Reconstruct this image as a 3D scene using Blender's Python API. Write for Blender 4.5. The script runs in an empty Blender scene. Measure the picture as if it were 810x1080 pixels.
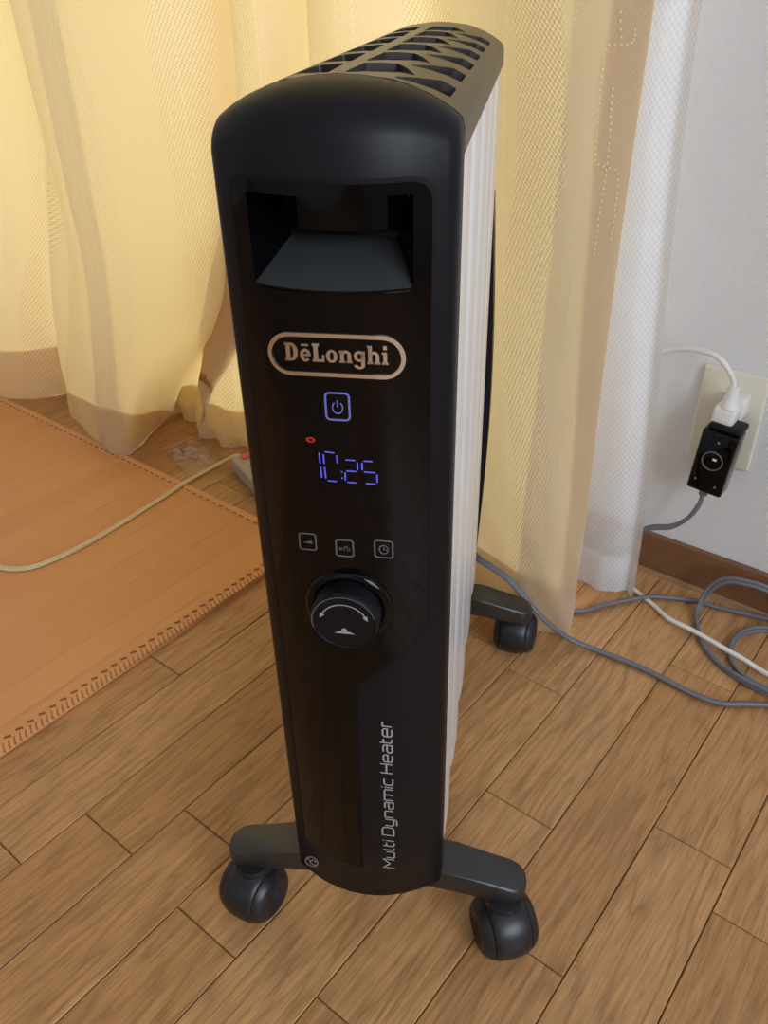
import bpy, bmesh, math, random
from mathutils import Vector, Matrix
random.seed(7)
R = math.radians
scn = bpy.context.scene
COL = scn.collection

# ---------------------------------------------------------------- camera
cam_d = bpy.data.cameras.new('camera')
cam = bpy.data.objects.new('camera', cam_d)
COL.objects.link(cam)
scn.camera = cam
cam_d.sensor_fit = 'VERTICAL'
cam_d.sensor_height = 36.0
cam_d.lens = 869.247 / 1080 * 36.0
cam_d.clip_start = 0.02
pitch, roll, yaw = 0.5806, 0.02456, -0.68503
fw = Vector((math.sin(yaw) * math.cos(pitch), math.cos(yaw) * math.cos(pitch), -math.sin(pitch)))
rt = Vector((math.cos(yaw), -math.sin(yaw), 0))
dn = fw.cross(rt)
rt2 = rt * math.cos(roll) + dn * math.sin(roll)
dn2 = dn * math.cos(roll) - rt * math.sin(roll)
up2 = -dn2
m = Matrix(((rt2.x, up2.x, -fw.x, 0.0), (rt2.y, up2.y, -fw.y, 0.0), (rt2.z, up2.z, -fw.z, 0.6997), (0, 0, 0, 1)))
cam.matrix_world = m

# ---------------------------------------------------------------- view, world, sun, window light
vs = scn.view_settings
vs.view_transform = 'Standard'
vs.look = 'None'
vs.exposure = 0.0
vs.gamma = 1.0
vs.use_curve_mapping = False

world = bpy.data.worlds.new('sky')
scn.world = world
world.use_nodes = True
bg = world.node_tree.nodes['Background']
bg.inputs['Color'].default_value = (0.72, 0.84, 1.0, 1)
bg.inputs['Strength'].default_value = 2.2

sun_d = bpy.data.lights.new('sun', 'SUN')
sun_d.energy = 7.9
sun_d.angle = R(0.8)
sun_d.color = (1.0, 0.93, 0.74)
sun = bpy.data.objects.new('sun', sun_d)
COL.objects.link(sun)
sun.rotation_euler = Vector((0.34, -1.0, -0.62)).to_track_quat('-Z', 'Y').to_euler()


def area_light(name, loc, aim, sx, sy, power, color):
    d = bpy.data.lights.new(name, 'AREA')
    d.shape = 'RECTANGLE'
    d.size, d.size_y = sx, sy
    d.energy = power
    d.color = color
    o = bpy.data.objects.new(name, d)
    COL.objects.link(o)
    o.location = loc
    o.rotation_euler = Vector(aim).to_track_quat('-Z', 'Z').to_euler()
    return o


# daylight arriving through the second window of the room (right-hand wall)
area_light('window_daylight', (1.78, -0.55, 1.35), (-1, 0, -0.05), 1.5, 1.2, 54, (0.80, 0.89, 1.0))


# ---------------------------------------------------------------- node helpers
class NT:
    def __init__(self, name):
        self.m = bpy.data.materials.new(name)
        self.m.use_nodes = True
        self.t = self.m.node_tree
        self.t.nodes.clear()
        self.out = self.t.nodes.new('ShaderNodeOutputMaterial')

    def n(self, typ, **kw):
        nd = self.t.nodes.new(typ)
        for k, v in kw.items():
            if hasattr(nd, k):
                setattr(nd, k, v)
        return nd

    def link(self, a, b):
        self.t.links.new(a, b)

    def val(self, sock, v):
        if isinstance(v, bpy.types.NodeSocket):
            self.link(v, sock)
        else:
            sock.default_value = v

    def math(self, op, a, b=0.0, c=0.0):
        nd = self.n('ShaderNodeMath', operation=op)
        self.val(nd.inputs[0], a)
        self.val(nd.inputs[1], b)
        self.val(nd.inputs[2], c)
        return nd.outputs[0]

    def ramp(self, fac, stops, interp='LINEAR'):
        nd = self.n('ShaderNodeValToRGB')
        nd.color_ramp.interpolation = interp
        el = nd.color_ramp.elements
        while len(el) < len(stops):
            el.new(0.5)
        for e, (p, c) in zip(el, stops):
            e.position = p
            e.color = (*c, 1) if len(c) == 3 else c
        self.link(fac, nd.inputs['Fac'])
        return nd.outputs['Color']

    def mixc(self, fac, a, b, blend='MIX'):
        nd = self.n('ShaderNodeMix', data_type='RGBA', blend_type=blend)
        self.val(nd.inputs[0], fac)
        for s, v in ((nd.inputs[6], a), (nd.inputs[7], b)):
            if isinstance(v, bpy.types.NodeSocket):
                self.link(v, s)
            else:
                s.default_value = (*v, 1)
        return nd.outputs[2]

    def noise(self, vec, scale=5, detail=3, rough=0.5):
        nd = self.n('ShaderNodeTexNoise')
        if vec is not None:
            self.link(vec, nd.inputs['Vector'])
        nd.inputs['Scale'].default_value = scale
        nd.inputs['Detail'].default_value = detail
        nd.inputs['Roughness'].default_value = rough
        return nd.outputs['Fac']

    def mapping(self, vec, scale=(1, 1, 1), loc=(0, 0, 0), rot=(0, 0, 0)):
        nd = self.n('ShaderNodeMapping')
        self.link(vec, nd.inputs['Vector'])
        nd.inputs['Scale'].default_value = scale
        nd.inputs['Location'].default_value = loc
        nd.inputs['Rotation'].default_value = rot
        return nd.outputs['Vector']

    def bump(self, height, strength=0.3, dist=0.001):
        nd = self.n('ShaderNodeBump')
        nd.inputs['Strength'].default_value = strength
        nd.inputs['Distance'].default_value = dist
        self.link(height, nd.inputs['Height'])
        return nd.outputs['Normal']

    def bsdf(self, color, rough=0.5, normal=None, metallic=0.0, spec=0.5, emis=None, estr=0.0, coat=0.0):
        b = self.n('ShaderNodeBsdfPrincipled')
        if isinstance(color, bpy.types.NodeSocket):
            self.link(color, b.inputs['Base Color'])
        else:
            b.inputs['Base Color'].default_value = (*color, 1)
        self.val(b.inputs['Roughness'], rough)
        b.inputs['Metallic'].default_value = metallic
        b.inputs['Specular IOR Level'].default_value = spec
        b.inputs['Coat Weight'].default_value = coat
        if normal is not None:
            self.link(normal, b.inputs['Normal'])
        if emis:
            b.inputs['Emission Color'].default_value = (*emis, 1)
            b.inputs['Emission Strength'].default_value = estr
        self.link(b.outputs[0], self.out.inputs['Surface'])
        return b


def simple(name, color, rough=0.5, bump=0.0, bscale=400, **kw):
    t = NT(name)
    tc = t.n('ShaderNodeTexCoord')
    n = t.noise(tc.outputs['Object'], bscale, 2)
    c = t.mixc(t.math('MULTIPLY', t.noise(tc.outputs['Object'], 25, 3), 0.25), color, tuple(v * 0.8 for v in color))
    t.bsdf(c, rough, t.bump(n, bump, 0.0005) if bump else None, **kw)
    return t.m


M = {}


def mat_plank():
    t = NT('oak_plank')
    tc = t.n('ShaderNodeTexCoord')
    oi = t.n('ShaderNodeObjectInfo')
    rnd = oi.outputs['Random']
    off = t.n('ShaderNodeCombineXYZ')
    t.link(t.math('MULTIPLY', rnd, 37.0), off.inputs[0])
    t.link(t.math('MULTIPLY', rnd, 91.0), off.inputs[1])
    add = t.n('ShaderNodeVectorMath', operation='ADD')
    t.link(tc.outputs['Object'], add.inputs[0])
    t.link(off.outputs[0], add.inputs[1])
    v = add.outputs[0]
    # cathedral figure: contour lines of a stretched low frequency noise
    low = t.noise(t.mapping(v, (15, 1.5, 15)), 1.0, 3, 0.55)
    rings = t.math('FRACT', t.math('MULTIPLY', low, 13.0))
    rings = t.math('POWER', t.math('ABSOLUTE', t.math('SUBTRACT', t.math('MULTIPLY', rings, 2.0), 1.0)), 2.5)
    fine = t.noise(t.mapping(v, (420, 13, 40)), 1.0, 3, 0.6)
    pores = t.noise(t.mapping(v, (700, 30, 60)), 1.0, 2, 0.6)
    patch = t.noise(t.mapping(v, (20, 6, 10)), 1.0, 4, 0.6)
    base = t.ramp(rnd, [(0.0, (0.52, 0.262, 0.098)), (0.5, (0.58, 0.303, 0.120)), (1.0, (0.65, 0.36, 0.152))])
    c = t.mixc(t.math('MULTIPLY', rings, 0.50), base, (0.23, 0.105, 0.038))
    c = t.mixc(t.math('MULTIPLY', t.ramp(fine, [(0.40, (0, 0, 0)), (0.62, (1, 1, 1))]), 0.42), c, (0.25, 0.12, 0.047))
    c = t.mixc(t.math('MULTIPLY', t.ramp(pores, [(0.55, (0, 0, 0)), (0.70, (1, 1, 1))]), 0.5), c, (0.17, 0.075, 0.03))
    c = t.mixc(t.math('MULTIPLY', t.ramp(patch, [(0.58, (0, 0, 0)), (0.75, (1, 1, 1))]), 0.35), c, (0.26, 0.13, 0.055))
    rough = t.math('ADD', t.math('MULTIPLY', fine, 0.12), 0.26)
    t.bsdf(c, rough, t.bump(t.math('ADD', pores, t.math('MULTIPLY', rings, 0.3)), 0.12, 0.0004), spec=0.45)
    return t.m


def mat_mat():
    t = NT('rush_slat')
    tc = t.n('ShaderNodeTexCoord')
    oi = t.n('ShaderNodeObjectInfo')
    rnd = oi.outputs['Random']
    off = t.n('ShaderNodeCombineXYZ')
    t.link(t.math('MULTIPLY', rnd, 53.0), off.inputs[0])
    t.link(t.math('MULTIPLY', rnd, 17.0), off.inputs[1])
    add = t.n('ShaderNodeVectorMath', operation='ADD')
    t.link(tc.outputs['Object'], add.inputs[0])
    t.link(off.outputs[0], add.inputs[1])
    v = add.outputs[0]
    n1 = t.noise(t.mapping(v, (70, 1.6, 10)), 1.0, 3, 0.5)
    n2 = t.noise(t.mapping(v, (500, 8, 10)), 1.0, 2, 0.5)
    base = t.ramp(rnd, [(0.0, (0.66, 0.285, 0.095)), (1.0, (0.72, 0.325, 0.115))])
    c = t.mixc(t.math('MULTIPLY', n1, 0.5), base, (0.78, 0.39, 0.155))
    c = t.mixc(t.math('MULTIPLY', n2, 0.3), c, (0.56, 0.225, 0.07))
    n3 = t.noise(t.mapping(v, (22, 2.2, 10)), 1.0, 2, 0.5)
    t.bsdf(c, t.math('ADD', t.math('MULTIPLY', n1, 0.15), 0.27), t.bump(t.math('ADD', n1, t.math('MULTIPLY', n3, 2.0)), 0.30, 0.003), spec=0.5)
    return t.m


def mat_wallpaper():
    t = NT('woven_wallpaper')
    tc = t.n('ShaderNodeTexCoord')
    v = tc.outputs['Object']
    sep = t.n('ShaderNodeSeparateXYZ')
    t.link(t.mapping(v, (1, 1, 1)), sep.inputs[0])
    jit = t.math('MULTIPLY', t.noise(v, 120, 2), 4.0)
    a = t.math('SINE', t.math('ADD', t.math('MULTIPLY', t.math('ADD', sep.outputs[0], sep.outputs[1]), 1900.0), jit))
    b = t.math('SINE', t.math('ADD', t.math('MULTIPLY', sep.outputs[2], 1600.0), jit))
    w = t.math('ADD', t.math('MULTIPLY', a, b), t.math('MULTIPLY', t.noise(v, 500, 2), 1.4))
    c = t.mixc(t.math('MULTIPLY', t.noise(v, 3, 2), 0.1), (0.74, 0.735, 0.73), (0.68, 0.675, 0.67))
    t.bsdf(c, 0.75, t.bump(w, 0.40, 0.0007), spec=0.3)
    return t.m


def mat_drape():
    """cream drape: diffuse + strongly translucent, woven diamond figure in vertical bands"""
    t = NT('cream_drape')
    uv = t.n('ShaderNodeUVMap').outputs[0]
    sep = t.n('ShaderNodeSeparateXYZ')
    t.link(uv, sep.inputs[0])
    u, vv = sep.outputs[0], sep.outputs[1]
    sk = t.math('ADD', u, t.math('MULTIPLY', vv, 0.30))
    jit = t.math('MULTIPLY', t.noise(uv, 90, 2), 1.6)
    a = t.math('SINE', t.math('ADD', t.math('MULTIPLY', sk, 1150.0), jit))
    b = t.math('SINE', t.math('ADD', t.math('MULTIPLY', vv, 1000.0), jit))
    dia = t.math('MULTIPLY', a, b)
    band = t.math('SINE', t.math('ADD', t.math('MULTIPLY', u, 36.0), t.math('MULTIPLY', t.noise(uv, 2.2, 1), 5.0)))
    band = t.ramp(band, [(0.30, (0.12, 0.12, 0.12)), (0.48, (1, 1, 1))])
    fig = t.math('MULTIPLY', dia, band)
    # woven outline lines running up the cloth
    line = t.math('ABSOLUTE', t.math('SUBTRACT', t.math('FRACT', t.math('MULTIPLY', u, 4.6)), 0.47))
    line = t.math('LESS_THAN', t.math('ABSOLUTE', t.math('SUBTRACT', line, 0.05)), 0.0040)
    dots = t.math('GREATER_THAN', t.math('SINE', t.math('MULTIPLY', vv, 900.0)), 0.1)
    line = t.math('MULTIPLY', line, dots)
    h = t.math('ADD', fig, t.math('MULTIPLY', t.noise(uv, 900, 2), 0.4))
    nrm = t.bump(h, 0.36, 0.0010)
    fac = t.math('ADD', t.math('MULTIPLY', fig, 0.5), 0.5)
    dcol = t.mixc(fac, (0.80, 0.615, 0.45), (0.92, 0.745, 0.565))
    tcol = t.mixc(fac, (0.53, 0.380, 0.145), (0.92, 0.77, 0.365))
    tcol = t.mixc(t.math('MULTIPLY', line, 0.55), tcol, (0.96, 0.85, 0.5))
    d = t.n('ShaderNodeBsdfDiffuse')
    t.link(dcol, d.inputs['Color'])
    t.link(nrm, d.inputs['Normal'])
    tr = t.n('ShaderNodeBsdfTranslucent')
    t.link(tcol, tr.inputs['Color'])
    t.link(nrm, tr.inputs['Normal'])
    mx = t.n('ShaderNodeMixShader')
    mx.inputs[0].default_value = 0.48
    t.link(d.outputs[0], mx.inputs[1])
    t.link(tr.outputs[0], mx.inputs[2])
    t.link(mx.outputs[0], t.out.inputs['Surface'])
    return t.m


def mat_sheer():
    t = NT('white_sheer')
    uv = t.n('ShaderNodeUVMap').outputs[0]
    sep = t.n('ShaderNodeSeparateXYZ')
    t.link(uv, sep.inputs[0])
    u, vv = sep.outputs[0], sep.outputs[1]
    a = t.math('SINE', t.math('MULTIPLY', u, 1000.0))
    b = t.math('SINE', t.math('MULTIPLY', vv, 760.0))
    dia = t.math('ADD', t.math('MULTIPLY', t.math('MULTIPLY', a, b), 0.5), 0.5)
    d = t.n('ShaderNodeBsdfDiffuse')
    c = t.mixc(dia, (0.88, 0.885, 0.90), (0.95, 0.95, 0.955))
    t.link(c, d.inputs['Color'])
    t.link(t.bump(dia, 0.6, 0.001), d.inputs['Normal'])
    tr = t.n('ShaderNodeBsdfTranslucent')
    t.link(c, tr.inputs['Color'])
    mx = t.n('ShaderNodeMixShader')
    mx.inputs[0].default_value = 0.45
    t.link(d.outputs[0], mx.inputs[1])
    t.link(tr.outputs[0], mx.inputs[2])
    tp = t.n('ShaderNodeBsdfTransparent')
    mx2 = t.n('ShaderNodeMixShader')
    t.link(t.math('SUBTRACT', 0.27, t.math('MULTIPLY', dia, 0.12)), mx2.inputs[0])
    t.link(mx.outputs[0], mx2.inputs[1])
    t.link(tp.outputs[0], mx2.inputs[2])
    t.link(mx2.outputs[0], t.out.inputs['Surface'])
    return t.m


def mat_thin_clear(name, gloss=0.12, tint=(1, 1, 1), rough=0.05):
    t = NT(name)
    tp = t.n('ShaderNodeBsdfTransparent')
    tp.inputs[0].default_value = (*tint, 1)
    g = t.n('ShaderNodeBsdfGlossy')
    g.inputs['Roughness'].default_value = rough
    tc = t.n('ShaderNodeTexCoord')
    t.link(t.bump(t.noise(tc.outputs['Object'], 60, 2), 0.1, 0.001), g.inputs['Normal'])
    mx = t.n('ShaderNodeMixShader')
    mx.inputs[0].default_value = gloss
    t.link(tp.outputs[0], mx.inputs[1])
    t.link(g.outputs[0], mx.inputs[2])
    t.link(mx.outputs[0], t.out.inputs['Surface'])
    return t.m


M['plank'] = mat_plank()
M['mat'] = mat_mat()
M['mat_edge'] = simple('mat_binding', (0.76, 0.37, 0.15), 0.5, 0.3, 300)
M['mat_hole'] = simple('mat_stitch', (0.26, 0.095, 0.03), 0.7)
M['subfloor'] = simple('subfloor', (0.07, 0.03, 0.012), 0.8)
M['wall'] = mat_wallpaper()
M['ceiling'] = simple('ceiling_white', (0.72, 0.71, 0.69), 0.8, 0.2, 200)
M['base'] = NT('baseboard_wood').m
M['drape'] = mat_drape()
M['sheer'] = mat_sheer()
M['hole_light'] = simple('needle_hole_light', (0.92, 0.80, 0.50), 0.7)  # stands in for sunlight coming through the drape's needle holes
M['glass'] = mat_thin_clear('window_glass', 0.06)
M['film'] = mat_thin_clear('clear_film', 0.22, (0.93, 0.93, 0.95), 0.12)
M['alu'] = simple('window_frame_metal', (0.35, 0.33, 0.30), 0.4, metallic=0.6)
M['matte'] = simple('matte_black', (0.0052, 0.0053, 0.0075), 0.42, 0.05, 1800, spec=0.22)
M['gloss'] = simple('gloss_black', (0.0015, 0.0015, 0.002), 0.06, spec=0.24)
M['recess'] = simple('recess_grey', (0.036, 0.038, 0.040), 0.5)
M['dark'] = simple('inner_dark', (0.004, 0.004, 0.0045), 0.6, spec=0.2)
M['deck'] = simple('deck_grey', (0.10, 0.095, 0.09), 0.45)
M['grille'] = simple('grille_black', (0.035, 0.031, 0.027), 0.36, 0.05, 1800)
M['fin'] = simple('fin_white', (0.80, 0.80, 0.82), 0.22)
M['foot'] = simple('foot_black', (0.014, 0.015, 0.017), 0.38, 0.2, 1500, spec=0.8)
M['wheel'] = simple('wheel_black', (0.013, 0.014, 0.017), 0.38, 0.08, 900)
M['chrome'] = simple('brushed_chrome', (0.75, 0.73, 0.70), 0.28, metallic=1.0)
M['print'] = simple('silver_print', (0.36, 0.34, 0.335), 0.5)
M['print_dim'] = simple('grey_print', (0.12, 0.12, 0.13), 0.5)
M['led'] = simple('blue_led', (0.05, 0.05, 0.3), 0.5, emis=(0.13, 0.13, 1.0), estr=0.55)
M['led_dim'] = simple('blue_led_dim', (0.1, 0.1, 0.3), 0.5, emis=(0.25, 0.27, 0.85), estr=0.20)
M['red'] = simple('red_led', (0.3, 0.01, 0.01), 0.5, emis=(1.0, 0.03, 0.01), estr=0.16)
M['cord_grey'] = simple('grey_vinyl', (0.155, 0.165, 0.19), 0.42)
M['cord_white'] = simple('white_vinyl', (0.76, 0.74, 0.71), 0.4)
M['cord_cream'] = simple('cream_vinyl', (0.74, 0.60, 0.35), 0.42)
M['plate'] = simple('ivory_plastic', (0.74, 0.70, 0.57), 0.4)
M['white'] = simple('white_plastic', (0.78, 0.76, 0.74), 0.4)
M['slot'] = simple('slot_dark', (0.03, 0.03, 0.03), 0.6)
M['pin'] = simple('metal_pin', (0.6, 0.58, 0.5), 0.3, metallic=1.0)
M['neon'] = simple('neon_red', (0.6, 0.12, 0.08), 0.4, emis=(1.0, 0.15, 0.08), estr=0.05)
M['strip'] = simple('strip_shaded', (0.46, 0.40, 0.34), 0.5)  # pale plastic darkened, its shade behind the heater put into the colour


def fill_base():
    t = NT('baseboard_wood_grain')
    tc = t.n('ShaderNodeTexCoord')
    v = tc.outputs['Object']
    n = t.noise(t.mapping(v, (4, 90, 220)), 1.0, 4, 0.6)
    c = t.mixc(n, (0.15, 0.064, 0.029), (0.25, 0.112, 0.050))
    t.bsdf(c, 0.42, t.bump(n, 0.1, 0.0005))
    return t.m


M['base'] = fill_base()


# ---------------------------------------------------------------- mesh helpers
def obj(name, verts, faces, mat, parent=None, smooth=False, uvs=None):
    me = bpy.data.meshes.new(name)
    me.from_pydata([tuple(v) for v in verts], [], faces)
    me.update()
    if uvs:
        l = me.uv_layers.new(name='UVMap')
        for lp in me.loops:
            l.data[lp.index].uv = uvs[lp.vertex_index]
    if mat:
        me.materials.append(mat)
    if smooth:
        me.polygons.foreach_set('use_smooth', [True] * len(me.polygons))
    o = bpy.data.objects.new(name, me)
    COL.objects.link(o)
    if parent:
        o.parent = parent
    return o


def from_bm(name, bm, mat, parent=None, smooth=False):
    bmesh.ops.recalc_face_normals(bm, faces=bm.faces)
    me = bpy.data.meshes.new(name)
    bm.to_mesh(me)
    bm.free()
    if mat:
        me.materials.append(mat)
    if smooth:
        me.polygons.foreach_set('use_smooth', [True] * len(me.polygons))
    o = bpy.data.objects.new(name, me)
    COL.objects.link(o)
    if parent:
        o.parent = parent
    return o


def empty(name, loc=(0, 0, 0), rz=0.0):
    o = bpy.data.objects.new(name, None)
    COL.objects.link(o)
    o.location = loc
    o.rotation_euler = (0, 0, rz)
    o.empty_display_size = 0.05
    return o


def tag(o, label, cat, group=None):
    o['label'] = label
    o['category'] = cat
    if group:
        o['group'] = group
    return o


def structure(o):
    o['kind'] = 'structure'
    return o


def stuff(o):
    o['kind'] = 'stuff'
    return o


def box_bm(boxes, bevel=0.0, seg=2):
    bm = bmesh.new()
    for (x0, x1, y0, y1, z0, z1) in boxes:
        vs_ = [bm.verts.new(p) for p in ((x0, y0, z0), (x1, y0, z0), (x1, y1, z0), (x0, y1, z0), (x0, y0, z1), (x1, y0, z1), (x1, y1, z1), (x0, y1, z1))]
        for f in ((0, 3, 2, 1), (4, 5, 6, 7), (0, 1, 5, 4), (1, 2, 6, 5), (2, 3, 7, 6), (3, 0, 4, 7)):
            bm.faces.new([vs_[i] for i in f])
    if bevel:
        bmesh.ops.bevel(bm, geom=list(bm.edges), offset=bevel, segments=seg, profile=0.5, affect='EDGES')
    return bm


def auto_smooth(o, ang=35):
    o.data.polygons.foreach_set('use_smooth', [True] * len(o.data.polygons))
    bm = bmesh.new()
    bm.from_mesh(o.data)
    for e in bm.edges:
        if len(e.link_faces) == 2 and e.calc_face_angle(0) > R(ang):
            e.smooth = False
    bm.to_mesh(o.data)
    bm.free()
    return o


def box(name, x0, x1, y0, y1, z0, z1, mat, parent=None, bevel=0.0, seg=2):
    o = from_bm(name, box_bm([(x0, x1, y0, y1, z0, z1)], bevel, seg), mat, parent)
    return auto_smooth(o, 50) if bevel else o


def prism(name, poly, z0, z1, mat, parent=None, bevel=0.0, axis='z', seg=3, btop_only=False):
    """poly in 2D extruded along an axis; axis z: (x,y)->xy ; y: (x,z)"""
    bm = bmesh.new()
    def P(p, h):
        return (p[0], p[1], h) if axis == 'z' else ((p[0], h, p[1]) if axis == 'y' else (h, p[0], p[1]))
    lo = [bm.verts.new(P(p, z0)) for p in poly]
    hi = [bm.verts.new(P(p, z1)) for p in poly]
    fb = bm.faces.new(lo[::-1])
    ft = bm.faces.new(hi)
    n = len(poly)
    for i in range(n):
        bm.faces.new((lo[i], lo[(i + 1) % n], hi[(i + 1) % n], hi[i]))
    if bevel:
        es = list(ft.edges) + ([] if btop_only else list(fb.edges))
        bmesh.ops.bevel(bm, geom=es, offset=bevel, segments=seg, profile=0.5, affect='EDGES')
    return auto_smooth(from_bm(name, bm, mat, parent), 40)


def lathe(name, prof, mat, parent=None, n=32, axis='z', origin=(0, 0, 0), a0=0.0, a1=2 * math.pi, smooth_ang=40):
    """prof list of (r, h)"""
    full = abs(a1 - a0 - 2 * math.pi) < 1e-6
    cnt = n if full else n + 1
    verts, faces = [], []
    for i in range(cnt):
        a = a0 + (a1 - a0) * i / n
        for r, h in prof:
            c, s = r * math.cos(a), r * math.sin(a)
            p = {'z': (c, s, h), 'x': (h, c, s), 'y': (c, h, s)}[axis]
            verts.append((p[0] + origin[0], p[1] + origin[1], p[2] + origin[2]))
    k = len(prof)
    for i in range(n):
        j = (i + 1) % cnt
        for q in range(k - 1):
            faces.append((i * k + q, j * k + q, j * k + q + 1, i * k + q + 1))
    o = obj(name, verts, faces, mat, parent)
    bm = bmesh.new()
    bm.from_mesh(o.data)
    bmesh.ops.remove_doubles(bm, verts=bm.verts, dist=1e-6)
    bmesh.ops.recalc_face_normals(bm, faces=bm.faces)
    bm.to_mesh(o.data)
    bm.free()
    return auto_smooth(o, smooth_ang)


def catmull(pts, sub=8):
    P = [Vector(p) for p in pts]
    out = []
    n = len(P)
    for i in range(n - 1):
        p0 = P[i - 1] if i > 0 else P[i] * 2 - P[i + 1]
        p1, p2 = P[i], P[i + 1]
        p3 = P[i + 2] if i + 2 < n else P[i + 1] * 2 - P[i]
        for k in range(sub):
            t = k / sub
            out.append(0.5 * ((2 * p1) + (p2 - p0) * t + (2 * p0 - 5 * p1 + 4 * p2 - p3) * t * t + (3 * p1 - p0 - 3 * p2 + p3) * t ** 3))
    out.append(P[-1])
    return out


def tube_data(path, r, n=10, verts=None, faces=None, off=None):
    verts = [] if verts is None else verts
    faces = [] if faces is None else faces
    base = len(verts)
    L = len(path)
    for i, p in enumerate(path):
        t = (path[min(i + 1, L - 1)] - path[max(i - 1, 0)]).normalized()
        side = t.cross(Vector((0, 0, 1)))
        if side.length < 1e-3:
            side = Vector((1, 0, 0))
        side.normalize()
        up = side.cross(t).normalized()
        c = Vector(p)
        if off:
            a = off[1] * i
            c = c + (side * math.cos(a) + up * math.sin(a)) * off[0]
        rr = r[i] if isinstance(r, (list, tuple)) else r
        for k in range(n):
            a = 2 * math.pi * k / n
            verts.append(c + side * (rr * math.cos(a)) + up * (rr * math.sin(a)))
    for i in range(L - 1):
        for k in range(n):
            a, b = base + i * n + k, base + i * n + (k + 1) % n
            faces.append((a, b, b + n, a + n))
    faces.append(tuple(base + k for k in range(n))[::-1])
    faces.append(tuple(base + (L - 1) * n + k for k in range(n)))
    return verts, faces


def cord(name, pts, r, mat, parent=None, twin=False, sub=10):
    path = catmull(pts, sub)
    if twin:
        v, f = tube_data(path, r, 10, off=(r * 0.88, 0.006))
        v, f = tube_data(path, r, 10, v, f, off=(-r * 0.88, 0.006))
    else:
        v, f = tube_data(path, r, 12)
    return obj(name, v, f, mat, parent, smooth=True)


def round_rect(x0, x1, y0, y1, r, n=5):
    out = []
    for cx, cy, a in ((x1 - r, y0 + r, -90), (x1 - r, y1 - r, 0), (x0 + r, y1 - r, 90), (x0 + r, y0 + r, 180)):
        for k in range(n + 1):
            t = R(a + 90 * k / n)
            out.append((cx + r * math.cos(t), cy + r * math.sin(t)))
    return out


def round_poly(pts, rads, n=5):
    out = []
    N = len(pts)
    for i in range(N):
        p = Vector(pts[i])
        a = (Vector(pts[i - 1]) - p)
        b = (Vector(pts[(i + 1) % N]) - p)
        r = rads[i]
        if r <= 0:
            out.append(tuple(p))
            continue
        ang = a.angle(b)
        d = min(r / math.tan(ang / 2), a.length * 0.49, b.length * 0.49)
        s, e = p + a.normalized() * d, p + b.normalized() * d
        for k in range(n + 1):
            t = k / n
            out.append(tuple(s * (1 - t) ** 2 + p * 2 * t * (1 - t) + e * t * t))
    return out


def plate_with_holes(name, outer, holes, cuts, fmap, thick, mat, parent):
    """flat outline with holes, cut into strips, mapped by fmap(u,v)->(front point, back point)"""
    bm = bmesh.new()
    for loop in [outer] + holes:
        vs_ = [bm.verts.new((p[0], p[1], 0)) for p in loop]
        for i in range(len(vs_)):
            bm.edges.new((vs_[i], vs_[(i + 1) % len(vs_)]))
    bmesh.ops.triangle_fill(bm, use_beauty=True, use_dissolve=False, edges=list(bm.edges), normal=(0, 0, 1))
    for axis, val in cuts:
        no = Vector((1, 0, 0)) if axis == 0 else Vector((0, 1, 0))
        bmesh.ops.bisect_plane(bm, geom=list(bm.verts) + list(bm.edges) + list(bm.faces), dist=1e-7, plane_co=no * val, plane_no=no)
    # back copy and rims
    bm.verts.ensure_lookup_table()
    bm.verts.index_update()
    N = len(bm.verts)
    uv = [(v.co.x, v.co.y) for v in bm.verts]
    F = [[v.index for v in f.verts] for f in bm.faces]
    B = []
    for e in bm.edges:
        if len(e.link_faces) == 1:
            f = e.link_faces[0]
            for l in f.loops:
                if l.edge == e:
                    B.append((l.vert.index, l.link_loop_next.vert.index))
    bm.free()
    verts = [fmap(u, v, 0.0) for u, v in uv] + [fmap(u, v, thick) for u, v in uv]
    faces = [tuple(f) for f in F] + [tuple(i + N for i in f[::-1]) for f in F] + [(b, a, a + N, b + N) for a, b in B]
    o = obj(name, verts, faces, mat, parent)
    bm = bmesh.new()
    bm.from_mesh(o.data)
    bmesh.ops.recalc_face_normals(bm, faces=bm.faces)
    bm.to_mesh(o.data)
    bm.free()
    return auto_smooth(o, 40)


def smoothstep(a, b, x):
    t = max(0.0, min(1.0, (x - a) / (b - a)))
    return t * t * (3 - 2 * t)


# ================================================================ THE ROOM
WALL_Y = 0.935
X0, X1, Y0 = -2.4, 1.7, -2.3
floor = structure(box('floor', X0, X1, Y0, WALL_Y, -0.05, -0.012, M['subfloor']))

PW = 0.07575
OFF = -0.0428
fixed = {-3: [0.484, 0.228], -2: [0.365, 0.771], -1: [0.548], 0: [0.4965], -6: [0.280], -7: [0.216], -8: [0.145],
         -9: [0.401], -12: [0.734], -5: [0.672], -4: [0.05], -10: [0.52], -11: [0.30]}


def plank_geo(x0, x1, y0, y1, base=0, c=0.0009, cen=(0, 0)):
    def ring(i, z):
        return [(x0 + i - cen[0], y0 + i - cen[1], z), (x1 - i - cen[0], y0 + i - cen[1], z), (x1 - i - cen[0], y1 - i - cen[1], z), (x0 + i - cen[0], y1 - i - cen[1], z)]
    v = ring(0, -0.0119) + ring(0, -c) + ring(c, 0)
    f = [(3, 2, 1, 0), (8, 9, 10, 11)]
    for k in (0, 4):
        for i in range(4):
            j = (i + 1) % 4
            f.append((k + i, k + j, k + j + 4, k + i + 4))
    return v, [tuple(base + q for q in t) for t in f]


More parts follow.
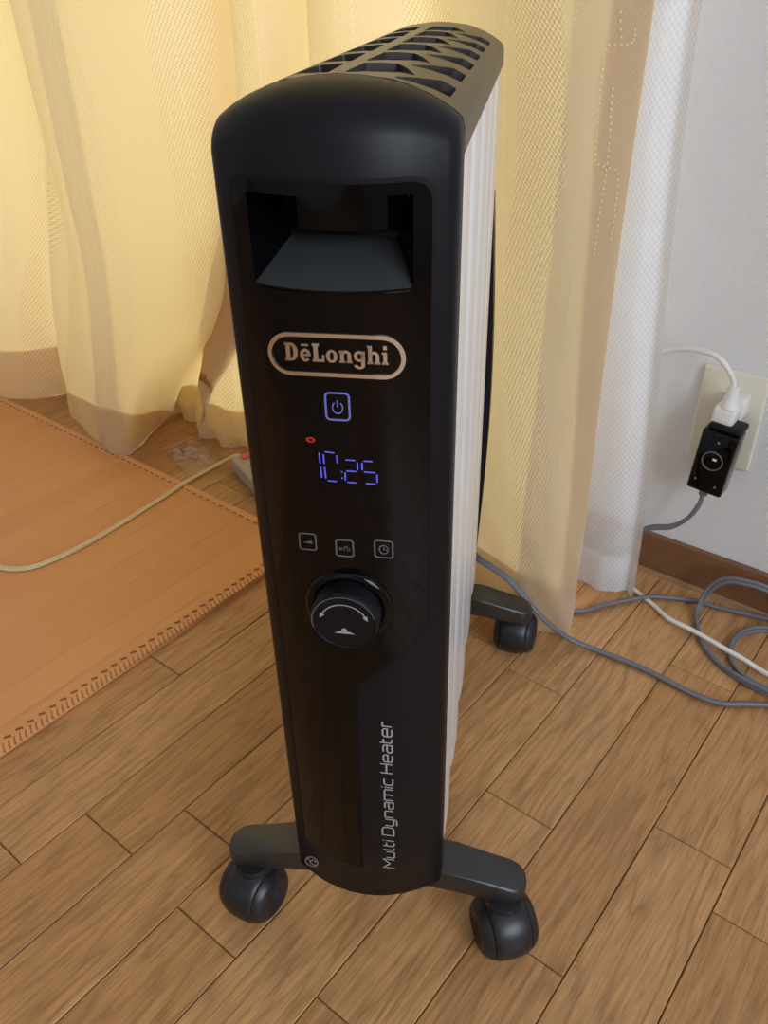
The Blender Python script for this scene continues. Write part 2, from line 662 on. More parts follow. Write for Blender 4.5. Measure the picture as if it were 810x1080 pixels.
rest_v, rest_f = [], []
col0 = math.ceil((X0 - OFF) / PW)
col1 = math.floor((X1 - OFF) / PW)
rp = random.Random(3)
for c in range(col0, col1):
    xa, xb = OFF + c * PW, OFF + (c + 1) * PW
    js = sorted(fixed.get(c, [rp.uniform(0.1, 0.6)]))
    joints = list(js)
    y = js[0]
    while y > Y0 + 0.25:
        y -= rp.uniform(0.40, 0.62)
        joints.append(max(y, Y0))
    y = js[-1]
    while y < WALL_Y - 0.2:
        y += rp.uniform(0.40, 0.62)
        joints.append(min(y, WALL_Y))
    joints = sorted(set(joints))
    if joints[0] > Y0:
        joints.insert(0, Y0)
    if joints[-1] < WALL_Y:
        joints.append(WALL_Y)
    for a, b in zip(joints[:-1], joints[1:]):
        if b - a < 0.02:
            continue
        g = 0.00045
        if b > -0.05 and -1.9 < xa < 0.35:
            cen = ((xa + xb) / 2, (a + b) / 2)
            v, f = plank_geo(xa + g, xb - g, a + g, b - g, 0, cen=cen)
            o = obj('plank', v, f, M['plank'], floor)
            o.location = (cen[0], cen[1], 0)
        else:
            v, f = plank_geo(xa + g, xb - g, a + g, b - g, len(rest_v))
            rest_v += v
            rest_f += f
stuff(obj('plank_field', rest_v, rest_f, M['plank'], floor))

# back wall with the full-height window opening behind the curtains
WX0, WX1, WZ0, WZ1 = -2.15, -0.43, 0.03, 1.95
T = 0.14
structure(from_bm('wall_back', box_bm([(X0 - T, WX0, WALL_Y, WALL_Y + T, -0.05, 2.4), (WX1, X1 + T, WALL_Y, WALL_Y + T, -0.05, 2.4),
                                       (WX0, WX1, WALL_Y, WALL_Y + T, -0.05, WZ0), (WX0, WX1, WALL_Y, WALL_Y + T, WZ1, 2.4)]), M['wall']))
structure(box('wall_left', X0 - T, X0, Y0, WALL_Y, -0.05, 2.4, M['wall']))
structure(box('wall_front', X0 - T, X1 + T, Y0 - T, Y0, -0.05, 2.4, M['wall']))
RY0, RY1, RZ0, RZ1 = -1.35, 0.25, 0.70, 2.0
structure(from_bm('wall_right', box_bm([(X1, X1 + T, Y0, RY0, -0.05, 2.4), (X1, X1 + T, RY1, WALL_Y, -0.05, 2.4),
                                        (X1, X1 + T, RY0, RY1, -0.05, RZ0), (X1, X1 + T, RY0, RY1, RZ1, 2.4)]), M['wall']))
structure(box('ceiling', X0 - T, X1 + T, Y0 - T, WALL_Y + T, 2.4, 2.5, M['ceiling']))

bb = structure(from_bm('baseboard_back', box_bm([(WX1 + 0.02, X1, WALL_Y - 0.009, WALL_Y, 0.0, 0.060)], 0.0015), M['base']))
box('bottom_lip', WX1 + 0.02, X1, WALL_Y - 0.013, WALL_Y - 0.009, 0.0, 0.006, simple('lip_wood', (0.40, 0.24, 0.13), 0.5), bb)

w1 = structure(empty('window_1', ((WX0 + WX1) / 2, WALL_Y + 0.09, WZ0)))


def wl(name, x0, x1, y0, y1, z0, z1, mat, parent, org):
    return box(name, x0 - org[0], x1 - org[0], y0 - org[1], y1 - org[1], z0 - org[2], z1 - org[2], mat, parent, 0.002)


og = tuple(w1.location)
fy0, fy1 = WALL_Y + 0.07, WALL_Y + 0.11
mid = (WX0 + WX1) / 2
wl('window_frame', WX0, WX0 + 0.05, fy0, fy1, WZ0, WZ1, M['alu'], w1, og)
wl('window_frame', WX1 - 0.05, WX1, fy0, fy1, WZ0, WZ1, M['alu'], w1, og)
wl('window_frame', WX0, WX1, fy0, fy1, WZ0, WZ0 + 0.06, M['alu'], w1, og)
wl('window_frame', WX0, WX1, fy0, fy1, WZ1 - 0.05, WZ1, M['alu'], w1, og)
wl('window_frame', mid - 0.03, mid + 0.03, fy0, fy1, WZ0, WZ1, M['alu'], w1, og)
wl('pane', WX0 + 0.05, mid - 0.03, fy0 + 0.015, fy0 + 0.021, WZ0 + 0.06, WZ1 - 0.05, M['glass'], w1, og)
wl('pane', mid + 0.03, WX1 - 0.05, fy0 + 0.015, fy0 + 0.021, WZ0 + 0.06, WZ1 - 0.05, M['glass'], w1, og)

w2 = structure(empty('window_2', (X1 + 0.07, (RY0 + RY1) / 2, RZ0)))
og = tuple(w2.location)
for (a, b, c_, d_) in ((RY0, RY0 + 0.05, RZ0, RZ1), (RY1 - 0.05, RY1, RZ0, RZ1), (RY0, RY1, RZ0, RZ0 + 0.05), (RY0, RY1, RZ1 - 0.05, RZ1),
                       ((RY0 + RY1) / 2 - 0.025, (RY0 + RY1) / 2 + 0.025, RZ0, RZ1)):
    wl('window_frame', X1 + 0.02, X1 + 0.06, a, b, c_, d_, M['alu'], w2, og)

# ================================================================ CURTAINS
# plan control points (x, y): on the floor / hanging part
BOT = [(-2.10, .80), (-1.90, .74), (-1.72, .70), (-1.58, .690), (-1.50, .722), (-1.455, .785), (-1.425, .765), (-1.355, .728), (-1.262, .704), (-1.172, .681),
       (-1.150, .705), (-1.168, .750), (-1.192, .80), (-1.205, .848), (-1.170, .858), (-1.105, .832), (-1.05, .826), (-1.00, .836), (-0.94, .850), (-0.86, .835),
       (-0.78, .80), (-0.70, .82), (-0.62, .80), (-0.54, .775), (-0.46, .748), (-0.39, .732), (-0.345, .730), (-0.312, .741)]
TOP = [(-2.10, .82), (-1.90, .77), (-1.75, .76), (-1.60, .80), (-1.50, .85), (-1.45, .865), (-1.41, .845), (-1.35, .795), (-1.26, .755), (-1.16, .742),
       (-1.07, .750), (-1.00, .772), (-0.955, .800), (-0.938, .845), (-0.922, .862), (-0.898, .825), (-0.862, .795), (-0.825, .795), (-0.806, .835), (-0.785, .848),
       (-0.755, .805), (-0.705, .785), (-0.660, .800), (-0.615, .835), (-0.545, .812), (-0.465, .785), (-0.395, .775), (-0.331, .780)]
SUB = 7


def cloth_rows():
    zs = [0.0]
    while zs[-1] < 0.78:
        zs.append(zs[-1] + 0.014)
    while zs[-1] < 2.02:
        zs.append(zs[-1] + 0.09)
    return zs


bot_c = catmull([(x, y, 0) for x, y in BOT], SUB)
top_c = catmull([(x, y, 0) for x, y in TOP], SUB)
arc = [0.0]
for a, b in zip(top_c[:-1], top_c[1:]):
    arc.append(arc[-1] + (b - a).length)


def drape_pt(i, z, back=0.0):
    w = smoothstep(0.02, 0.62, z)
    b, t = bot_c[i], top_c[i]
    # the deep pleat only draws in close to the floor
    fi = i / SUB
    if 6.0 <= fi <= 15.0:
        w = smoothstep(0.0, 0.36, z) ** 0.8
    p = b.lerp(t, w)
    # creases where the hem drags on the floor
    dr = math.exp(-z / 0.10) * (1.0 if 13 < fi < 20 else 0.25)
    p = p + Vector((0.0, 0.010 * dr * math.sin(fi * 5.3 + z * 60), 0))
    p = p + Vector((0, 0.004 * math.sin(fi * 1.7 + z * 7.0) * smoothstep(0.05, 0.4, z), 0))
    n = (top_c[min(i + 1, len(top_c) - 1)] - top_c[max(i - 1, 0)])
    n = Vector((-n.y, n.x, 0)).normalized()
    return Vector((p.x, p.y, z + 0.001)) + n * back


def cloth(name, i0, i1, zs, mat, parent, back=0.0):
    verts, faces, uvs = [], [], []
    W = i1 - i0 + 1
    for z in zs:
        for i in range(i0, i1 + 1):
            verts.append(drape_pt(i, z, back))
            uvs.append((arc[i], z))
    for r in range(len(zs) - 1):
        for k in range(W - 1):
            a = r * W + k
            faces.append((a, a + 1, a + 1 + W, a + W))
    return obj(name, verts, faces, mat, parent, smooth=True, uvs=uvs)


NI = len(bot_c) - 1
zs = cloth_rows()
drape = tag(empty('drape_curtain', (0, 0, 0)), 'cream yellow drape with woven figure hanging in deep pleats behind the heater', 'curtain')
cloth('cloth', 0, NI, zs, M['drape'], drape)


def hem_height(i):
    fi = i / SUB
    if fi < 5.5:
        return 0.100
    if fi <= 13.0:      # the pleat's sides sag onto the floor, its nose shows the whole hem
        return 0.012 + 0.078 * max(0.0, 1 - abs(fi - 9.2) / 3.6) ** 0.75
    return 0.075


hv_, hf_, hu_ = [], [], []
HR = 7
for r_ in range(HR):
    for i in range(NI + 1):
        z_ = hem_height(i) * r_ / (HR - 1)
        hv_.append(drape_pt(i, z_, 0.003))
        hu_.append((arc[i], z_))
for r_ in range(HR - 1):
    for i in range(NI):
        a = r_ * (NI + 1) + i
        hf_.append((a, a + 1, a + NI + 2, a + NI + 1))
obj('bottom_hem', hv_, hf_, M['drape'], drape, smooth=True, uvs=hu_)
cloth('side_hem', NI - 4, NI, zs, M['drape'], drape, 0.003)


def drape_at(x, z):
    best = min(range(int(NI * 0.75), NI + 1), key=lambda i: abs(drape_pt(i, z).x - x))
    p = drape_pt(best, z)
    return Vector((x, p.y - 0.0012, z))


st_v, st_f = [], []  # pale dots along stitch lines, painted for sun leaking through needle holes
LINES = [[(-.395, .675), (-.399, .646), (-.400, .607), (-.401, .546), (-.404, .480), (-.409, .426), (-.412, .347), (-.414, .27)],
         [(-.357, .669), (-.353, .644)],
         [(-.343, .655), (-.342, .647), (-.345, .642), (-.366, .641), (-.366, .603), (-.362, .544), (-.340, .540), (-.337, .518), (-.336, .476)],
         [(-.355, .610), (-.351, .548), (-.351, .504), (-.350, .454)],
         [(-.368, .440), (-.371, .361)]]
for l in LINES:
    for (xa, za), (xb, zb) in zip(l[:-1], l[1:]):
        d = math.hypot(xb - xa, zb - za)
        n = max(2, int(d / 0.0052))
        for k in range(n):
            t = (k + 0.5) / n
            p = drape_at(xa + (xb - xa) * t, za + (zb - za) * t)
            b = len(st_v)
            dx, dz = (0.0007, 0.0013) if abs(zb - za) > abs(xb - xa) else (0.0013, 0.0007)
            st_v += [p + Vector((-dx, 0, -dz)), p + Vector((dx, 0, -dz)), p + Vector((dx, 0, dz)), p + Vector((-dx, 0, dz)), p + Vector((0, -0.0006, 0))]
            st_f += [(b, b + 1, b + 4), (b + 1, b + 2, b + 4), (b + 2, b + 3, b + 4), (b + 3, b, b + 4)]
stuff(obj('stitch_marks', st_v, st_f, M['hole_light'], drape))

# sheer, hanging between drape and window, its edge showing beyond the drape
SB, ST_ = [], []
x = -2.15
k = 0
while x < -0.42:
    SB.append((x, 0.892 + 0.018 * (1 if k % 2 else -1)))
    ST_.append((x, 0.892 + 0.014 * (1 if k % 2 else -1)))
    x += 0.075
    k += 1
SB += [(-.405, .880), (-.375, .860), (-.340, .850), (-.312, .853), (-.297, .868), (-.283, .862)]
ST_ += [(-.425, .885), (-.400, .868), (-.372, .858), (-.352, .858), (-.336, .872), (-.321, .866)]
sb_c = catmull([(a, b, 0) for a, b in SB], 6)
st_c = catmull([(a, b, 0) for a, b in ST_], 6)
sarc = [0.0]
for a, b in zip(sb_c[:-1], sb_c[1:]):
    sarc.append(sarc[-1] + (b - a).length)


def sheer_mesh(name, rows, parent, back=0.0):
    verts, faces, uvs = [], [], []
    W = len(sb_c)
    for z in rows:
        for i in range(W):
            p = sb_c[i].lerp(st_c[i], smoothstep(0, 0.7, z))
            q = 0.002 * math.exp(-z / 0.03) * math.sin(i * 0.9)
            verts.append((p.x, p.y + q + back, z + 0.002))
            uvs.append((sarc[i], z))
    for r in range(len(rows) - 1):
        for k in range(W - 1):
            a = r * W + k
            faces.append((a, a + 1, a + 1 + W, a + W))
    return obj(name, verts, faces, M['sheer'], parent, smooth=True, uvs=uvs)


sheer = tag(empty('sheer_curtain', (0, 0, 0)), 'white sheer honeycomb net curtain between the drape and the wall', 'curtain')
srows = [0.0, 0.012, 0.03, 0.055, 0.08, 0.12, 0.17, 0.23, 0.3, 0.38, 0.46, 0.55, 0.64, 0.75, 1.0, 1.3, 1.6, 1.95]
sheer_mesh('cloth', srows, sheer)
sheer_mesh('bottom_hem', [0.0, 0.012, 0.03, 0.055], sheer, -0.0025)

# ================================================================ MAT
MX1, MY1 = -0.706, 0.692
MX0, MY0 = -2.0, -0.7
mat_e = tag(empty('floor_mat', (MX1, MY1, 0)), 'orange brown slatted floor mat with stitched border beside the heater', 'floor mat')
BW = 0.034
sw = 0.0495
xs = MX1 - BW
n_sl = int((xs - MX0) / sw)
for i in range(n_sl):
    a, b = xs - (i + 1) * sw, xs - i * sw
    L = MY1 - 0.012 - MY0
    bm = bmesh.new()
    prof = [(-sw / 2 + 0.0001, 0.0005), (-sw / 2 + 0.0001, 0.0037), (-sw / 2 + 0.0007, 0.0040), (0, 0.0042), (sw / 2 - 0.0007, 0.0040), (sw / 2 - 0.0001, 0.0037), (sw / 2 - 0.0001, 0.0005)]
    v0 = [bm.verts.new((px, -L / 2, pz)) for px, pz in prof]
    v1 = [bm.verts.new((px, L / 2, pz)) for px, pz in prof]
    for q in range(len(prof) - 1):
        bm.faces.new((v0[q], v0[q + 1], v1[q + 1], v1[q]))
    bm.faces.new(v0)
    bm.faces.new(v1[::-1])
    o = from_bm('slat', bm, M['mat'], mat_e, smooth=False)
    o.location = ((a + b) / 2 - MX1, (MY0 + MY1 - 0.012) / 2 - MY1, 0)
# padded border band along the right edge, flat band along the back edge
prof = [(-BW - 0.006, 0.0036), (-BW - 0.002, 0.0042), (-BW + 0.002, 0.0058), (-0.022, 0.0066), (-0.014, 0.0064), (-0.010, 0.0056), (-0.009, 0.0030), (-0.001, 0.0028), (0, 0.0004), (-BW - 0.006, 0.0004)]
bm = bmesh.new()
v0 = [bm.verts.new((px, MY0 - MY1, pz)) for px, pz in prof]
v1 = [bm.verts.new((px, 0, pz)) for px, pz in prof]
for q in range(len(prof)):
    bm.faces.new((v0[q], v0[(q + 1) % len(prof)], v1[(q + 1) % len(prof)], v1[q]))
bm.faces.new(v0)
bm.faces.new(v1[::-1])
auto_smooth(from_bm('border', bm, M['mat'], mat_e), 50)
box('border', MX0 - MX1, -0.001, -0.016, 0.001, 0.0004, 0.0056, M['mat_edge'], mat_e, 0.0014)
# running stitches and overcast teeth
hv, hf, tv, tf = [], [], [], []


def quad(v, f, pts):
    b = len(v)
    v += pts
    f.append(tuple(range(b, b + len(pts))))


def little_box(v, f, c, ax, ay, hx, hy, z0, z1):
    b = len(v)
    for z in (z0, z1):
        for sx, sy in ((-1, -1), (1, -1), (1, 1), (-1, 1)):
            v.append((c[0] + ax[0] * hx * sx + ay[0] * hy * sy, c[1] + ax[1] * hx * sx + ay[1] * hy * sy, z))
    for q in ((0, 3, 2, 1), (4, 5, 6, 7), (0, 1, 5, 4), (1, 2, 6, 5), (2, 3, 7, 6), (3, 0, 4, 7)):
        f.append(tuple(b + i for i in q))


y = -0.01
while y > -1.0:
    little_box(hv, hf, (-0.0146, y), (0.35, 0.94), (0.94, -0.35), 0.0036, 0.0014, 0.004, 0.0069)
    y -= 0.0140
y = -0.004
while y > -1.0:
    little_box(tv, tf, (-0.0050, y), (0.9, -0.44), (0.44, 0.9), 0.0058, 0.0021, 0.002, 0.0070)
    y -= 0.0066
x = -0.008
while x > -1.0:
    little_box(hv, hf, (x, -0.0125), (1, 0), (0, 1), 0.0048, 0.0012, 0.004, 0.0060)
    x -= 0.0155
box('edge_core', -0.0098, -0.0004, MY0 - MY1, -0.002, 0.0025, 0.0052, simple('mat_core', (0.46, 0.20, 0.075), 0.7), mat_e)
stuff(obj('stitch_marks', hv, hf, M['mat_hole'], mat_e))
stuff(obj('edge_binding', tv, tf, M['mat_edge'], mat_e))

# ================================================================ HEATER
HA = 0.50922
heater = tag(empty('electric_heater', (-0.26625, 0.29465, 0), HA), 'tall black electric radiator heater with white fins on four casters', 'heater')
HW = 0.0575
YB = 0.018           # rear edge of the front cover
PLAN = [(0.0, -.0180), (.010, -.0174), (.020, -.0156), (.030, -.0125), (.0370, -.0096), (.0430, -.0065), (.0480, -.0036), (.0520, -.0012), (.0555, .0008), (.0573, .0032), (.0581, .0070), (.0583, YB)]
ARCH = [(0, .6620), (.010, .6615), (.025, .6597), (.033, .6573), (.042, .6538), (.048, .6507), (.052, .6482), (.0550, .6462), (.0570, .6440), (.0580, .6400), (.0583, .6285)]


def interp(tab, x):
    x = abs(x)
    for (a, fa), (b, fb) in zip(tab[:-1], tab[1:]):
        if x <= b:
            return fa + (fb - fa) * (x - a) / (b - a)
    return tab[-1][1]


def yf(x):
    return interp(PLAN, x)


def H(x):
    return interp(ARCH, x)




def fit(x, z):
    """layout drawn on a flat plane 12 mm in front of the casters -> position on the bowed front"""
    X, Z = x, z
    for _ in range(4):
        d = yf(X + 0.0028) - 0.0010 + 0.012
        Z = z - (0.70 - z) / 0.375 * d
        X = x + (x - 0.0855) / 0.375 * d
    return X + 0.0028, Z


RX0, RX1, RZ_0, RZ_1 = -0.0385, 0.0385, 0.5755, 0.6175
ZB = 0.0865

# front cover: rows of the plan outline, rounded over at the top, opening left for the handle recess
xs_ = sorted(set([-p[0] for p in PLAN] + [p[0] for p in PLAN] + [RX0, RX1]))
zrows = [ZB, 0.095, 0.15, 0.25, 0.35, 0.45, 0.52, RZ_0, 0.595]
verts, idx = [], {}
cols = []
for x in xs_:
    y0 = yf(x)
    frac = (YB - y0) / (YB + 0.018)
    rz = 0.004 + 0.022 * frac
    top = H(x)
    col = []
    zlim = top - rz
    col.append((x * 0.97, y0 + 0.004 * frac, ZB - 0.0))
    for z in [ZB + 0.004] + zrows[2:] + [RZ_1]:
        col.append((x, y0, min(z, zlim)))
    for k in range(1, 9):
        ph = R(90 * k / 8)
        col.append((x, y0 + (YB - y0) * (1 - math.cos(ph)), zlim + rz * math.sin(ph)))
    cols.append(col)
nr = len(cols[0])
verts = [p for c in cols for p in c]
faces = []
kz0 = 1 + [ZB + 0.004, *zrows[2:], RZ_1].index(RZ_0)
kz1 = 1 + [ZB + 0.004, *zrows[2:], RZ_1].index(RZ_1)
for i in range(len(xs_) - 1):
    for k in range(nr - 1):
        if kz0 <= k < kz1 and xs_[i] >= RX0 - 1e-6 and xs_[i + 1] <= RX1 + 1e-6:
            continue
        a = i * nr + k
        faces.append((a, a + nr, a + nr + 1, a + 1))
# bottom cap
b0 = len(verts)
faces.append(tuple(i * nr for i in range(len(xs_)))[::-1])
fc = obj('front_cover', verts, faces, M['matte'], heater)
bm = bmesh.new()
bm.from_mesh(fc.data)
bmesh.ops.remove_doubles(bm, verts=bm.verts, dist=1e-6)
bmesh.ops.recalc_face_normals(bm, faces=bm.faces)
bm.to_mesh(fc.data)
bm.free()
auto_smooth(fc, 50)

# glossy control panel, a long plate with a step at its lower right
PO = 0.0010


def on_front(u, v, t):
    return (u, yf(u) - PO + t, v)


panel_outline = round_poly([(-.0470, .6225), (-.0475, .1345), (-.0010, .1280), (.0020, .3220), (.0330, .3470), (.0465, .3700), (.0465, .6225)],
                           [.010, .003, .003, .006, .012, .016, .010])
rec_hole = round_rect(RX0, RX1, RZ_0, RZ_1, 0.0015, 3)
cuts = [(0, s * p[0]) for p in PLAN[1:8] for s in (-1, 1)] + [(0, 0.0)]
panel = plate_with_holes('control_panel', panel_outline, [rec_hole], cuts, on_front, 0.0018, M['gloss'], heater)
# shadow groove framing the panel
g_out = round_poly([(-.0490, .6246), (-.0495, .1325), (.0008, .1255), (.0038, .3210), (.0345, .3458), (.0485, .3690), (.0485, .6246)],
                   [.011, .004, .004, .006, .012, .017, .011])
plate_with_holes('panel_groove', g_out, [panel_outline], cuts, lambda u, v, t: (u, yf(u) - 0.0002 + t, v), 0.0006, M['dark'], heater)
# raised inner face of the panel
inner = round_poly([(-.0385, .5742), (-.0392, .3500), (.0392, .3580), (.0385, .5742)], [.002, .016, .020, .002])
plate_with_holes('display_cover', inner, [], cuts, lambda u, v, t: (u, yf(u) - PO - 0.0007 + t, v), 0.0009, M['gloss'], heater)

# handle recess (tapered pocket) and handle bar
YR = 0.0205
bm = bmesh.new()
fr = [(RX0, RZ_0), (RX1, RZ_0), (RX1, RZ_1), (RX0, RZ_1)]
bk = [(-.0272, .5905), (.0263, .5905), (.0350, .6180), (-.0350, .6180)]
fv = [bm.verts.new((x, yf(x) - 0.0006, z)) for x, z in fr]
mv = [bm.verts.new((0.5 * (RX0 + RX1), yf(0) - 0.0006, RZ_0))]
bv = [bm.verts.new((x, YR, z)) for x, z in bk]
pocket_floor = [(RX0, RZ_0), (RX1, RZ_0)]
for a, b in ((1, 2), (2, 3), (3, 0)):
    bm.faces.new((fv[a], fv[b], bv[b], bv[a]))
bm.faces.new((bv[0], bv[1], bv[2], bv[3]))
rec = from_bm('handle_recess', bm, M['gloss'], heater)
nf = 8
v, f = [], []
for i in range(nf + 1):
    t = i / nf
    xf_ = RX0 + (RX1 - RX0) * t
    xb_ = -.0272 + .0535 * t
    v += [(xf_, yf(xf_) - 0.0008, RZ_0), (xb_, YR, .5905)]
for i in range(nf):
    f.append((2 * i, 2 * i + 2, 2 * i + 3, 2 * i + 1))
obj('recess_floor', v, f, M['recess'], heater, smooth=True)
bm = bmesh.new()
hp = []
for i in range(13):
    t = -1 + 2 * i / 12
    hp.append((0.0300 * t, 0.0000 + 0.0090 * t * t))
poly = hp + [(0.0300, .019), (-.0300, .019)]
lo = [bm.verts.new((x, y_ + 0.0015, .5960)) for x, y_ in poly]
mi = [bm.verts.new((x, y_, .5980)) for x, y_ in poly]
hi = [bm.verts.new((x, y_, .6172)) for x, y_ in poly]
n = len(poly)
for A, B in ((lo, mi), (mi, hi)):
    for i in range(n):
        bm.faces.new((A[i], A[(i + 1) % n], B[(i + 1) % n], B[i]))
bm.faces.new(lo[::-1])
bm.faces.new(hi)
auto_smooth(from_bm('handle', bm, M['gloss'], heater), 30)


# ---------- flat printing on the front
def decal(name, polys, mat, parent, off, fm=None, thick=0.0):
    v, f = [], []
    for p in polys:
        b = len(v)
        for (x, z) in p:
            if fm is None:
                x, z = fit(x, z)
            v.append((x, yf(x) - off, z) if fm is None else fm(x, z))
        f.append(tuple(range(b, b + len(p))))
    return obj(name, v, f, mat, parent)


def stroke(pts, w, closed=False):
    """ribbon quads with mitred joints"""
    P = [Vector(p) for p in pts]
    n = len(P)
    L, Rr = [], []
    for i in range(n):
        a = P[i - 1] if (i > 0 or closed) else None
        b = P[(i + 1) % n] if (i < n - 1 or closed) else None
        d1 = (P[i] - a).normalized() if a is not None else (b - P[i]).normalized()
        d2 = (b - P[i]).normalized() if b is not None else d1
        t = d1 + d2
        t = t.normalized() if t.length > 1e-6 else d1
        nn = Vector((-t.y, t.x))
        k = max(0.5, nn.dot(Vector((-d1.y, d1.x))))
        L.append(P[i] + nn * (w / 2 / k))
        Rr.append(P[i] - nn * (w / 2 / k))
    out = []
    for i in range(n if closed else n - 1):
        j = (i + 1) % n
        out.append([tuple(Rr[i]), tuple(Rr[j]), tuple(L[j]), tuple(L[i])])
    return out


def ringp(cx, cy, ro, ri, a0, a1, n=20):
    out = []
    for k in range(n):
        a, b = R(a0 + (a1 - a0) * k / n), R(a0 + (a1 - a0) * (k + 1) / n)
        out.append([(cx + ro[0] * math.cos(a), cy + ro[1] * math.sin(a)), (cx + ro[0] * math.cos(b), cy + ro[1] * math.sin(b)),
                    (cx + ri[0] * math.cos(b), cy + ri[1] * math.sin(b)), (cx + ri[0] * math.cos(a), cy + ri[1] * math.sin(a))])
    return out


def rc(x0, y0, x1, y1):
    return [(x0, y0), (x1, y0), (x1, y1), (x0, y1)]


def xf(polys, sx, sy, ox, oy):
    return [[(ox + x * sx, oy + y * sy) for x, y in p] for p in polys]


# maker's badge: stadium rim and slab lettering
LC = (-0.0025, 0.5412)
stad0 = round_rect(LC[0] - .0338, LC[0] + .0338, LC[1] - .0103, LC[1] + .0103, .01029, 10)
stad = []
for i_, p_ in enumerate(stad0):
    q_ = stad0[(i_ + 1) % len(stad0)]
    stad.append(p_)
    if abs(q_[0] - p_[0]) > .02:
        stad += [(p_[0] + (q_[0] - p_[0]) * t_ / 12, p_[1] + (q_[1] - p_[1]) * t_ / 12) for t_ in range(1, 12)]
stad = [fit(x, z) for x, z in stad]
bz = []
v, f = [], []
ri = stroke(stad, 0.0021, True)
for p in ri:
    b = len(v)
    q = [(x, yf(x) - PO - 0.0017, z) for x, z in p]
    v += q
    f.append((b, b + 1, b + 2, b + 3))
badge = obj('badge_rim', v, f, M['chrome'], panel)
sd = badge.modifiers.new('thick', 'SOLIDIFY')
sd.thickness = 0.0009
GL = {
    'D': (.86, [rc(.08, 0, .36, 1), rc(0, 0, .45, .14), rc(0, .86, .45, 1)] + ringp(.40, .5, (.44, .5), (.16, .35), -90, 90)),
    'e': (.70, ringp(.35, .34, (.35, .36), (.12, .21), 0, 318) + [rc(.12, .30, .70, .41), rc(.12, .84, .58, .95)]),
    'L': (.76, [rc(.08, 0, .36, 1), rc(0, .86, .46, 1), rc(0, 0, .76, .15), rc(.62, 0, .76, .40)]),
    'o': (.74, ringp(.37, .34, (.37, .36), (.13, .23), 0, 360, 28)),
    'n': (.82, [rc(.06, 0, .30, .68), rc(0, .56, .2, .68), rc(0, 0, .36, .12), rc(.52, 0, .76, .44), rc(.46, 0, .82, .12)] + ringp(.42, .42, (.34, .28), (.11, .13), 0, 180)),
    'g': (.74, ringp(.34, .40, (.34, .30), (.12, .16), 0, 360, 24) + [rc(.46, -.08, .70, .68)] + ringp(.35, -.08, (.35, .22), (.12, .09), 180, 360)),
    'h': (.82, [rc(.06, 0, .30, 1), rc(0, .88, .2, 1), rc(0, 0, .36, .12), rc(.52, 0, .76, .44), rc(.46, 0, .82, .12)] + ringp(.42, .42, (.34, .28), (.11, .13), 0, 180)),
    'i': (.42, [rc(.08, 0, .32, .68), rc(0, .56, .2, .68), rc(0, 0, .40, .12), rc(.08, .80, .32, 1.02)]),
}
word = 'DeLonghi'
tot = sum(GL[c][0] + .11 for c in word) - .11
sx = 0.0525 / tot
cx = LC[0] - 0.0262
polys = []
for c in word:
    polys += xf(GL[c][1], sx, 0.0096, cx, LC[1] - 0.0038)
    cx += (GL[c][0] + .11) * sx
lt = decal('badge_lettering', polys, M['chrome'], panel, PO + 0.0010)


def rrect_ring(cx, cz, hw, hh, r, w):
    return stroke(round_rect(cx - hw, cx + hw, cz - hh, cz + hh, r, 5), w, True)


# power key
pk = rrect_ring(-.0033, .5132, .0062, .0076, .0022, .0011)
pk += ringp(-.0033, .5126, (.0030, .0037), (.0024, .0030), 125, 415, 20) + [rc(-.0036, .5128, -.0030, .5168)]
decal('power_key', pk, M['led_dim'], panel, PO + 0.0010)
# indicator
decal('indicator_light', ringp(-.0190, .4929, (.0026, .0017), (.0011, .0007), 0, 360, 16), M['red'], panel, PO + 0.0010)


# clock digits 10:25
def seg(x0, z0, x1, z1, w=.0008):
    d = Vector((x1 - x0, z1 - z0)).normalized() * 0.0006
    return stroke([(x0 + d.x, z0 + d.y), (x1 - d.x, z1 - d.y)], w)


d1 = seg(-.0149, .4860, -.0147, .4782) + seg(-.0146, .4775, -.0143, .4692)
d0 = seg(-.0122, .4862, -.0059, .4858) + seg(-.0126, .4852, -.0124, .4782) + seg(-.0124, .4774, -.0120, .4690) + seg(-.0117, .4683, -.0054, .4681) + seg(-.0053, .4850, -.0051, .4789)
cl = [rc(-.0033, .4700, -.0026, .4710), rc(-.0033, .4738, -.0026, .4748)]
zt, zm, zb = .4820, .4752, .4681
d2 = seg(-.0012, zt, .0054, zt) + seg(.0058, zt - .0004, .0058, zm + .0004) + seg(-.0010, zm, .0056, zm) + seg(-.0012, zm - .0004, -.0012, zb + .0004) + seg(-.0008, zb, .0052, zb)
d5 = seg(.0086, zt, .0146, zt) + seg(.0083, zt - .0004, .0083, zm + .0004) + seg(.0087, zm, .0160, zm) + seg(.0163, zm - .0004, .0163, zb + .0004) + seg(.0094, zb, .0160, zb)
for nm, pl in (('clock_digit', d1), ('clock_digit', d0), ('clock_colon', cl), ('clock_digit', d2), ('clock_digit', d5)):
    decal(nm, pl, M['led'], panel, PO + 0.0010)
# three keys
k1 = rrect_ring(-.0254, .4262, .0048, .0056, .0014, .0009) + [[(-.0283, .4256), (-.0228, .4248), (-.0228, .4270)]]
k2 = rrect_ring(-.0038, .4236, .0050, .0056, .0014, .0009)


